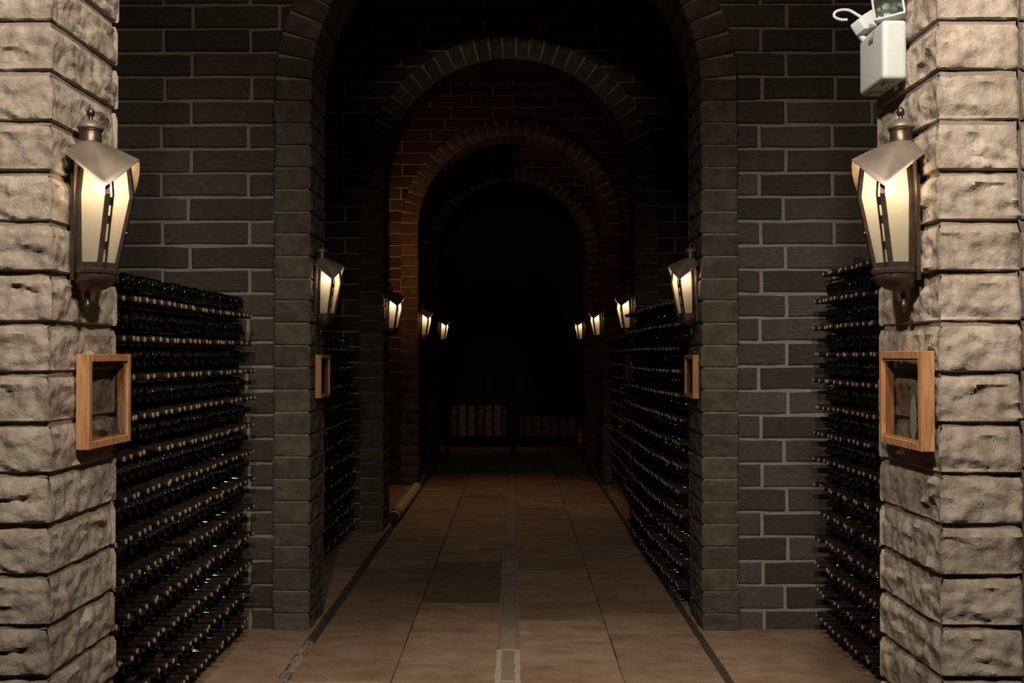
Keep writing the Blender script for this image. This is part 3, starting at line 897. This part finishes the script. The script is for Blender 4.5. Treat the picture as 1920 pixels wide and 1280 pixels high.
    for i in range(NA):
        k = (i + 1) % NA
        Fc.append((NR * NA + i, NR * NA + k, n1 + NR * NA + k, n1 + NR * NA + i)); Fc.append((i, k, n1 + k, n1 + i))
    b = MB(); b.add(V, Fc); D['roof'] = fin(b, 'roof', M['bronze_pale'], True, 0.9)
    C = Matrix.Translation((0.034, 0, 0))
    b = MB(); b.lathe([(0, 2.165), (0.031, 2.165), (0.033, 2.172), (0.029, 2.178), (0.028, 2.205), (0.031, 2.208), (0.031, 2.212), (0, 2.212)], 28, C); D['chimney'] = fin(b, 'chimney', M['bronze'], True)
    b = MB(); b.lathe([(0, 2.212), (0.0335, 2.212), (0.035, 2.216), (0.032, 2.225), (0.022, 2.234), (0.008, 2.238), (0, 2.238)], 28, C); D['cap'] = fin(b, 'cap', M['bronze_pale'], True)
    b = MB(); b.lathe([(0, 2.236), (0.006, 2.238), (0.005, 2.246), (0.0095, 2.251), (0.011, 2.258), (0.0085, 2.266), (0.003, 2.270), (0, 2.274)], 18, C); D['finial'] = fin(b, 'finial', M['bronze_dark'], True)
    # collar, cup, drop
    b = MB(); V = []; ang = [math.radians(30 + 60 * k - 30) for k in range(6)]
    for (cc, r, z) in ((0.052, 0.058, 1.815), (0.052, 0.064, 1.820), (0.052, 0.064, 1.829), (0.052, 0.058, 1.834)):
        for a in ang:
            p = hexpt(cc, r, a, z); V.append((max(p.x, 0.003), p.y, p.z))
    Fc = [(6 * j + i, 6 * j + (i + 1) % 6, 6 * j + 6 + (i + 1) % 6, 6 * j + 6 + i) for j in range(3) for i in range(6)] + [tuple(range(6))[::-1], tuple(range(18, 24))]
    b.add(V, Fc); D['collar'] = fin(b, 'collar', M['bronze'])
    b = MB(); V = []
    lv = [(0.052, 0.056, 1.816), (0.051, 0.057, 1.806), (0.048, 0.050, 1.792), (0.040, 0.034, 1.778), (0.032, 0.020, 1.771), (0.028, 0.009, 1.764)]
    for cc, r, z in lv:
        for k in range(18):
            a = 2 * PI * k / 18; p = hexpt(cc, r, a, z); V.append((max(p.x, 0.003), p.y, p.z))
    Fc = [(18 * j + i, 18 * j + (i + 1) % 18, 18 * j + 18 + (i + 1) % 18, 18 * j + 18 + i) for j in range(len(lv) - 1) for i in range(18)] + [tuple(range(18))[::-1], tuple(range(18 * (len(lv) - 1), 18 * len(lv)))]
    b.add(V, Fc); D['cup'] = fin(b, 'cup', M['bronze'], True)
    b = MB(); b.lathe([(0, 1.768), (0.009, 1.766), (0.006, 1.755), (0.0055, 1.748), (0.0105, 1.738), (0.011, 1.728), (0.007, 1.719), (0, 1.716)], 18, Matrix.Translation((0.028, 0, 0))); D['drop_finial'] = fin(b, 'drop_finial', M['bronze_dark'], True)
    b = MB(); b.lathe([(0, 1.835), (0.008, 1.835), (0.008, 2.012), (0.011, 2.014), (0.011, 2.031), (0, 2.031)], 14, Matrix.Translation((0.066, 0, 0))); D['lamp_holder'] = fin(b, 'lamp_holder', M['white_warm'], True)
    b = MB(); b.lathe([(0, 2.030), (0.008, 2.032), (0.017, 2.041), (0.021, 2.054), (0.018, 2.067), (0.009, 2.075), (0, 2.077)], 16, Matrix.Translation((0.070, 0, 0))); D['bulb'] = fin(b, 'bulb', M['bulb'], True)
    return D
LD = {False: lantern_meshes(False), True: lantern_meshes(True)}
where = ['on the pale stone pillar', 'on the first brown pillar', 'on the second brown pillar', 'on the third dark pillar', 'on the farthest dark pillar']
size = ['largest lit bronze wall lantern', 'middle-sized lit bronze lantern', 'small lit lantern', 'smaller lit lantern', 'smallest lit lantern']
for ai, Y in enumerate(ARCH_Y):
    for left in (True, False):
        D = LD[not left]
        y = Y + 0.140
        x = XL + 0.004 if left else XR - 0.004
        root = empty('wall_lantern', (x, y, 1.8))
        tag(root, '%s %s %s side' % (size[ai], where[ai], 'left' if left else 'right'), 'lantern', 'lit lanterns on the pillars')
        for nm in ('back_plate', 'roof', 'chimney', 'cap', 'finial', 'collar', 'cup', 'drop_finial', 'lamp_holder', 'door_stile', 'knob', 'bulb'):
            o = link(nm, D[nm], root, (0, 0, -1.8))
            if nm == 'bulb': o['label'] = 'glowing bulb'
        for p in D['posts']: link('post', p, root, (0, 0, -1.8))
        for p in D['panes']: link('pane', p, root, (0, 0, -1.8))
        for p in D['rails']: link('rail', p, root, (0, 0, -1.8))
        l = bpy.data.lights.new('lantern_light', 'POINT'); l.energy = LANTERN_W; l.color = BULB; l.shadow_soft_size = 0.0215
        lo = bpy.data.objects.new('lantern_light', l); COL.objects.link(lo); lo.parent = root
        lo.location = (0.070 if left else -0.070, 0, 2.054 - 1.8)
        D['bulb'].materials[0]
# the light sits inside the bulb: let the bulb mesh pass it
for m_ in (M['bulb'],):
    pass

# ------------------------------------------------------------------ wooden display frames
def display_frame(x, s, y0, z0, z1, lab, paper=False, yd=0.295, dep=0.037):
    """s=+1: sticks out to +x (left pillar)"""
    root = empty('display_frame', (x, y0 + yd / 2, z0)); tag(root, lab, 'frame', 'wooden display frames on the pillars')
    w = 0.021; H = z1 - z0; h = yd / 2
    x0, x1 = (0.001, dep) if s > 0 else (-dep, -0.001)
    for nm, a, b in (('stile', (x0, -h, 0), (x1, -h + w, H)), ('stile', (x0, h - w, 0), (x1, h, H)),
                     ('rail', (x0 , -h + w, H - w), (x1, h - w, H)), ('rail', (x0, -h + w, 0), (x1, h - w, w))):
        m = MB(); m.box(a, b); m.build(nm, M['oak'], root, bevel=0.0015, seg=1)
    xi = (x1 - 0.008) if s > 0 else (x0 + 0.008)
    m = MB()
    for a, b in (((-h + w, w), (-h + w + 0.006, H - w)), ((h - w - 0.006, w), (h - w, H - w)), ((-h + w, w), (h - w, w + 0.006)), ((-h + w, H - w - 0.006), (h - w, H - w))):
        m.box((xi - 0.004, a[0], a[1]), (xi + 0.001, b[0], b[1]))
    m.build('inner_bead', M['oak'], root)
    m = MB(); m.box((xi - 0.0012, -h + w, w), (xi + 0.0012, h - w, H - w)); m.build('glass_pane', M['glass'], root)
    if paper:
        m = MB(); n = 20; xp = xi - s * 0.004; cy, cz = (h - w - 0.022 if s > 0 else -h + w + 0.062), w + 0.062
        V = [(xp, cy + 0.020 * math.cos(2 * PI * k / n) , cz + 0.058 * math.sin(2 * PI * k / n)) for k in range(n)]
        V += [(v[0] - s * 0.001, v[1], v[2]) for v in V]
        m.add(V, [tuple(range(n)), tuple(range(n, 2 * n))[::-1]] + [(i, (i + 1) % n, n + (i + 1) % n, n + i) for i in range(n)])
        o = m.build('paper', M['paper'], root); o['label'] = 'curled strip of white paper behind the glass'
    return root
display_frame(XL + 0.003, 1, ARCH_Y[0] + 0.135, 1.342, 1.602, 'empty wooden glass-fronted frame on the pale left pillar', True)
display_frame(XR - 0.003, -1, ARCH_Y[0] + 0.010, 1.350, 1.610, 'large wooden glass-fronted frame on the pale right pillar', True)
display_frame(XL + 0.003, 1, ARCH_Y[1] + 0.115, 1.342, 1.600, 'small-looking wooden frame on the left brown pillar under a lantern')
display_frame(XR - 0.003, -1, ARCH_Y[1] + 0.060, 1.342, 1.600, 'small-looking wooden frame on the right brown pillar under a lantern')
display_frame(XR - 0.003, -1, ARCH_Y[2] + 0.04, 1.342, 1.600, 'dark wooden frame on the second right pillar behind the jutting bottles')

# ------------------------------------------------------------------ emergency light
root = empty('emergency_light', (XR, 2.83, 2.44)); tag(root, 'white twin-head emergency light on the pale right pillar above the lantern', 'emergency light')
b = MB(); b.box((-0.070, -0.092, -0.080), (-0.002, 0.098, 0.085)); o = b.build('battery_case', M['white'], root, True, bevel=0.014, seg=4, angle=1.2)
b = MB(); b.box((-0.0715, -0.020, 0.046), (-0.069, 0.016, 0.060)); o = b.build('indicator_panel', M['grey_plastic'], root)
b = MB(); b.lathe([(0, 0), (0.0035, 0), (0.003, 0.002), (0, 0.0025)], 10, Matrix.Translation((-0.0715, -0.010, 0.053)) @ Matrix.Rotation(-PI / 2, 4, 'Y')); r_ = b.build('indicator_lamp', M['red'], o, True)
b = MB(); b.lathe([(0, 0), (0.0035, 0), (0.003, 0.002), (0, 0.0025)], 10, Matrix.Translation((-0.0715, 0.004, 0.053)) @ Matrix.Rotation(-PI / 2, 4, 'Y')); r_ = b.build('indicator_lamp', M['red'], o, True)
for yy in (-0.05, 0.055):
    b = MB(); b.box((-0.055, yy - 0.018, -0.086), (-0.02, yy + 0.018, -0.079)); b.build('foot_clip', M['white_warm'], root, bevel=0.002)
b = MB(); b.lathe([(0, -0.014), (0.006, -0.012), (0.008, -0.005), (0.008, 0.004)], 12, Matrix.Translation((-0.012, -0.03, -0.082))); b.build('cable_gland', M['white_warm'], root, True)
def head(loc, rot, big=1.0, nm='lamp_head'):
    Mt = Matrix.Translation(loc) @ Euler(rot).to_matrix().to_4x4()
    a = 0.040 * big
    # housing: tapered cup opening to -y
    V = []; 
    for yy, q in ((-0.030, 1.0), (-0.022, 1.0), (0.018, 0.86), (0.034, 0.55)):
        V += [(-a * q, yy, -a * q * 0.85), (a * q, yy, -a * q * 0.85), (a * q, yy, a * q * 0.85), (-a * q, yy, a * q * 0.85)]
    Vi = [(-a * .86, -0.030, -a * .72), (a * .86, -0.030, -a * .72), (a * .86, -0.030, a * .72), (-a * .86, -0.030, a * .72)]
    Vb = [(-a * .5, 0.008, -a * .42), (a * .5, 0.008, -a * .42), (a * .5, 0.008, a * .42), (-a * .5, 0.008, a * .42)]
    b = MB(); F_ = [(4 * j + i, 4 * j + (i + 1) % 4, 4 * j + 4 + (i + 1) % 4, 4 * j + 4 + i) for j in range(3) for i in range(4)] + [(12, 13, 14, 15)]
    F_ += [(i, (i + 1) % 4, 16 + (i + 1) % 4, 16 + i) for i in range(4)]
    b.add([Mt @ Vector(v) for v in V + Vi], F_ )
    h_ = b.build(nm, M['white'], root, bevel=0.004, seg=3, angle=1.0)
    b = MB(); b.add([Mt @ Vector(v) for v in Vi + Vb], [(i, (i + 1) % 4, 4 + (i + 1) % 4, 4 + i) for i in range(4)] + [(4, 5, 6, 7)]); b.build('reflector', M['chrome'], h_)
    b = MB(); b.box((-a * .9, -0.034, -a * .76), (a * .9, -0.031, a * .76), M=Mt); b.build('lens', M['lens'], h_, bevel=0.001)
    b = MB(); b.lathe([(0, -0.026), (0.006, -0.024), (0.008, -0.014), (0.007, 0.006), (0, 0.008)], 12, Mt @ Matrix.Rotation(-PI / 2, 4, 'X')); b.build('halogen_bulb', M['lens'], h_, True)
    return h_
head((-0.034, -0.045, 0.122), (math.radians(-16), math.radians(-8), math.radians(-24)), 1.05)
head((-0.064, 0.070, 0.122), (math.radians(-25), math.radians(18), math.radians(118)), 0.8)
b = MB(); b.tube([(-0.036, -0.03, 0.08), (-0.036, -0.035, 0.12)], 0.010, 10); b.tube([(-0.06, 0.07, 0.075), (-0.085, 0.075, 0.11)], 0.010, 10); b.build('swivel', M['white_warm'], root, True)
pts = []
for k in range(19):
    t = k / 18; a = PI * (0.25 + 1.35 * t)
    pts.append((-0.118 + 0.030 * math.cos(a), 0.085, 0.158 + 0.015 * math.sin(a)))
pts = [(-0.07, 0.08, 0.150)] + pts
b = MB(); b.tube(pts, 0.0042, 8); b.build('cable', M['white'], root, True)

# ------------------------------------------------------------------ things deep in the passage
root = empty('rolled_mat', (-1.155, 9.5, 0)); tag(root, 'long tan rolled mat tied with cord, lying along the left gutter', 'mat')
b = MB()
prof = [(0, 0)]
seg = 16
V = []; Fc = []
ys = np.linspace(-0.02, 2.2, 40)
for j, yy in enumerate(ys):
    for k in range(seg):
        a = 2 * PI * k / seg; r = 0.052 + 0.003 * math.sin(j * 1.9) + (0.002 if k % 2 else 0)
        V.append((r * math.cos(a), yy, 0.054 + r * math.sin(a)))
Fc = [(seg * j + k, seg * j + (k + 1) % seg, seg * (j + 1) + (k + 1) % seg, seg * (j + 1) + k) for j in range(39) for k in range(seg)]
b.add(V, Fc); b.build('roll', M['tan'], root, True)
b = MB(); pts = [(0.048 * (1 - t / 44) * math.cos(t * 0.55), -0.022, 0.054 + 0.048 * (1 - t / 44) * math.sin(t * 0.55)) for t in range(40)]
b.tube(pts, 0.0022, 5); b.add([(0.05 * math.cos(2 * PI * k / 16), -0.018, 0.054 + 0.05 * math.sin(2 * PI * k / 16)) for k in range(16)], [tuple(range(16))]); b.build('coiled_end', M['lath'], root)
for yy in (0.10, 0.16, 0.22):
    b = MB(); b.tube([(0.055 * math.cos(2 * PI * k / 16), yy, 0.055 + 0.055 * math.sin(2 * PI * k / 16)) for k in range(17)], 0.004, 6); b.build('cord', M['lath'], root, True)

# low bench and upright cartons in front of the end wall
def bench(x0, x1, lab):
    r = empty('low_bench', ((x0 + x1) / 2, 17.45, 0)); tag(r, lab, 'bench', 'low dark benches at the end wall')
    w = (x1 - x0) / 2
    b = MB(); b.box((-w, -0.16, 0.15), (w, 0.16, 0.19)); b.build('seat', M['lath'], r)
    for sx in (-w + 0.05, w - 0.05):
        b = MB(); b.box((sx - 0.03, -0.14, 0), (sx + 0.03, 0.14, 0.15)); b.build('leg', M['lath'], r)
bench(-1.15, -0.12, 'low dark bench under the taller cartons at the end wall')
bench(0.06, 1.06, 'low dark bench under the shorter cartons at the end wall')
def carton(x, w, z0, h, mat, lab, grp, bands=2):
    r = empty('carton', (x, 17.42, z0)); tag(r, lab, 'box', grp)
    b = MB(); b.box((-w / 2, -0.12, 0), (w / 2, 0.12, h)); b.build('body', M[mat], r, bevel=0.003, seg=1)
    b = MB()
    for k in range(bands):
        zz = h * (k + 0.7) / (bands + 0.4); b.box((-w / 2 - 0.001, -0.1215, zz), (w / 2 + 0.001, 0.1, zz + 0.012))
    b.build('tape', M['carton_dark' if mat == 'carton' else 'carton'], r)
xsl = [857, 866.5, 883.5, 901, 915.5, 932, 945]
PXM = F / 17.3
pos = ['leftmost', 'second', 'third', 'fourth', 'fifth', 'sixth', 'seventh']
for i, xp in enumerate([851, 867, 884, 901, 916, 933, 946]):
    x = (xp - 966) / PXM; w = [.095, .118, .115, .095, .115, .115, .07][i]
    mt = ['carton_dark', 'carton', 'carton', 'carton_dark', 'carton', 'carton', 'carton_dark'][i]
    g = 'upright cartons left of centre at the end wall'
    if i in (1, 5): carton(x, w, 0.19, 0.515, mt, 'tall pale carton, %s in the left row at the end wall' % pos[i], g, 4)
    else:
        hh = 0.345
        carton(x, w, 0.19, hh, mt, 'lower carton of the %s pile in the left row at end wall' % pos[i], g)
        carton(x, w, 0.19 + hh, 0.515 - hh - (0.0 if i % 2 else 0.01), mt, 'short carton on top of the %s pile, left row, end wall' % pos[i], g, 1)
for i, xp in enumerate([978, 991, 1007, 1024, 1040, 1056, 1072]):
    x = (xp - 966) / PXM
    carton(x, 0.07 if i == 0 else 0.125, 0.19, 0.32 + 0.006 * (i % 3), 'carton_dark' if i in (0, 2, 5) else 'carton_dark', 'dim brown carton, %s in the right row at the end wall' % pos[i], 'upright cartons right of centre at the end wall', 2)

# fire extinguisher
r = empty('fire_extinguisher', (1.14, 17.15, 0)); tag(r, 'small red fire extinguisher with a white label beside the right cartons', 'fire extinguisher')
b = MB(); b.lathe([(0, 0), (0.062, 0), (0.066, 0.012), (0.066, 0.30), (0.055, 0.335), (0.025, 0.355), (0.016, 0.36), (0, 0.36)], 24); b.build('cylinder', M['red'], r, True)
b = MB(); b.lathe([(0.0668, 0.10), (0.0672, 0.10), (0.0672, 0.17), (0.0668, 0.17)], 24); b.lathe([(0.0668, 0.2), (0.0672, 0.2), (0.0672, 0.26), (0.0668, 0.26)], 24); b.build('label', M['paper'], r, True)
b = MB(); b.lathe([(0, 0.36), (0.018, 0.36), (0.018, 0.39), (0, 0.39)], 12); b.box((-0.012, -0.085, 0.395), (0.012, 0.02, 0.402)); b.box((-0.012, -0.09, 0.415), (0.012, 0.02, 0.421)); b.build('valve', M['black'], r)
b = MB(); b.tube([(0.0, 0.02, 0.38), (0.03, 0.05, 0.385), (0.07, 0.06, 0.33), (0.08, 0.05, 0.22), (0.075, 0.045, 0.12)], 0.008, 8); b.build('hose', M['black'], r, True)

# door in the end wall, hardly lit
r = empty('door_1', (-0.03, YEND - 0.001, 0)); tag(r, 'dark plank double door in the end wall behind the cartons', 'door', None, 'structure')
b = MB()
for x0, x1, z0, z1 in ((-0.82, -0.74, 0, 2.4), (0.74, 0.82, 0, 2.4), (-0.82, 0.82, 2.32, 2.4)): b.box((x0, -0.06, z0), (x1, 0, z1))
b.build('door_frame', M['lath'], r)
for k in range(10):
    b = MB(); x0 = -0.74 + 0.148 * k; b.box((x0 + 0.002, -0.045, 0.01), (x0 + 0.146, -0.005, 2.32)); b.build('plank', M['lath'], r, bevel=0.003, seg=1)
# bulkhead lamp, unlit, above it
r = empty('bulkhead_lamp', (0.18, YEND - 0.002, 2.92)); tag(r, 'unlit glass bulkhead lamp catching a glint high on the end wall', 'lamp')
b = MB(); b.box((-0.11, -0.03, -0.05), (0.11, 0, 0.05)); b.build('base', M['black'], r, bevel=0.012)
b = MB(); b.lathe([(0.001, -0.075), (0.05, -0.068), (0.085, -0.05), (0.095, -0.03)], 24, Matrix.Rotation(-PI / 2, 4, 'X') @ Matrix.Scale(-1, 4, (0, 0, 1)), sy=0.45)
b.v = [(p[0], -abs(p[1]), p[2]) for p in b.v]
b.build('cover', M['chrome'], r, True)
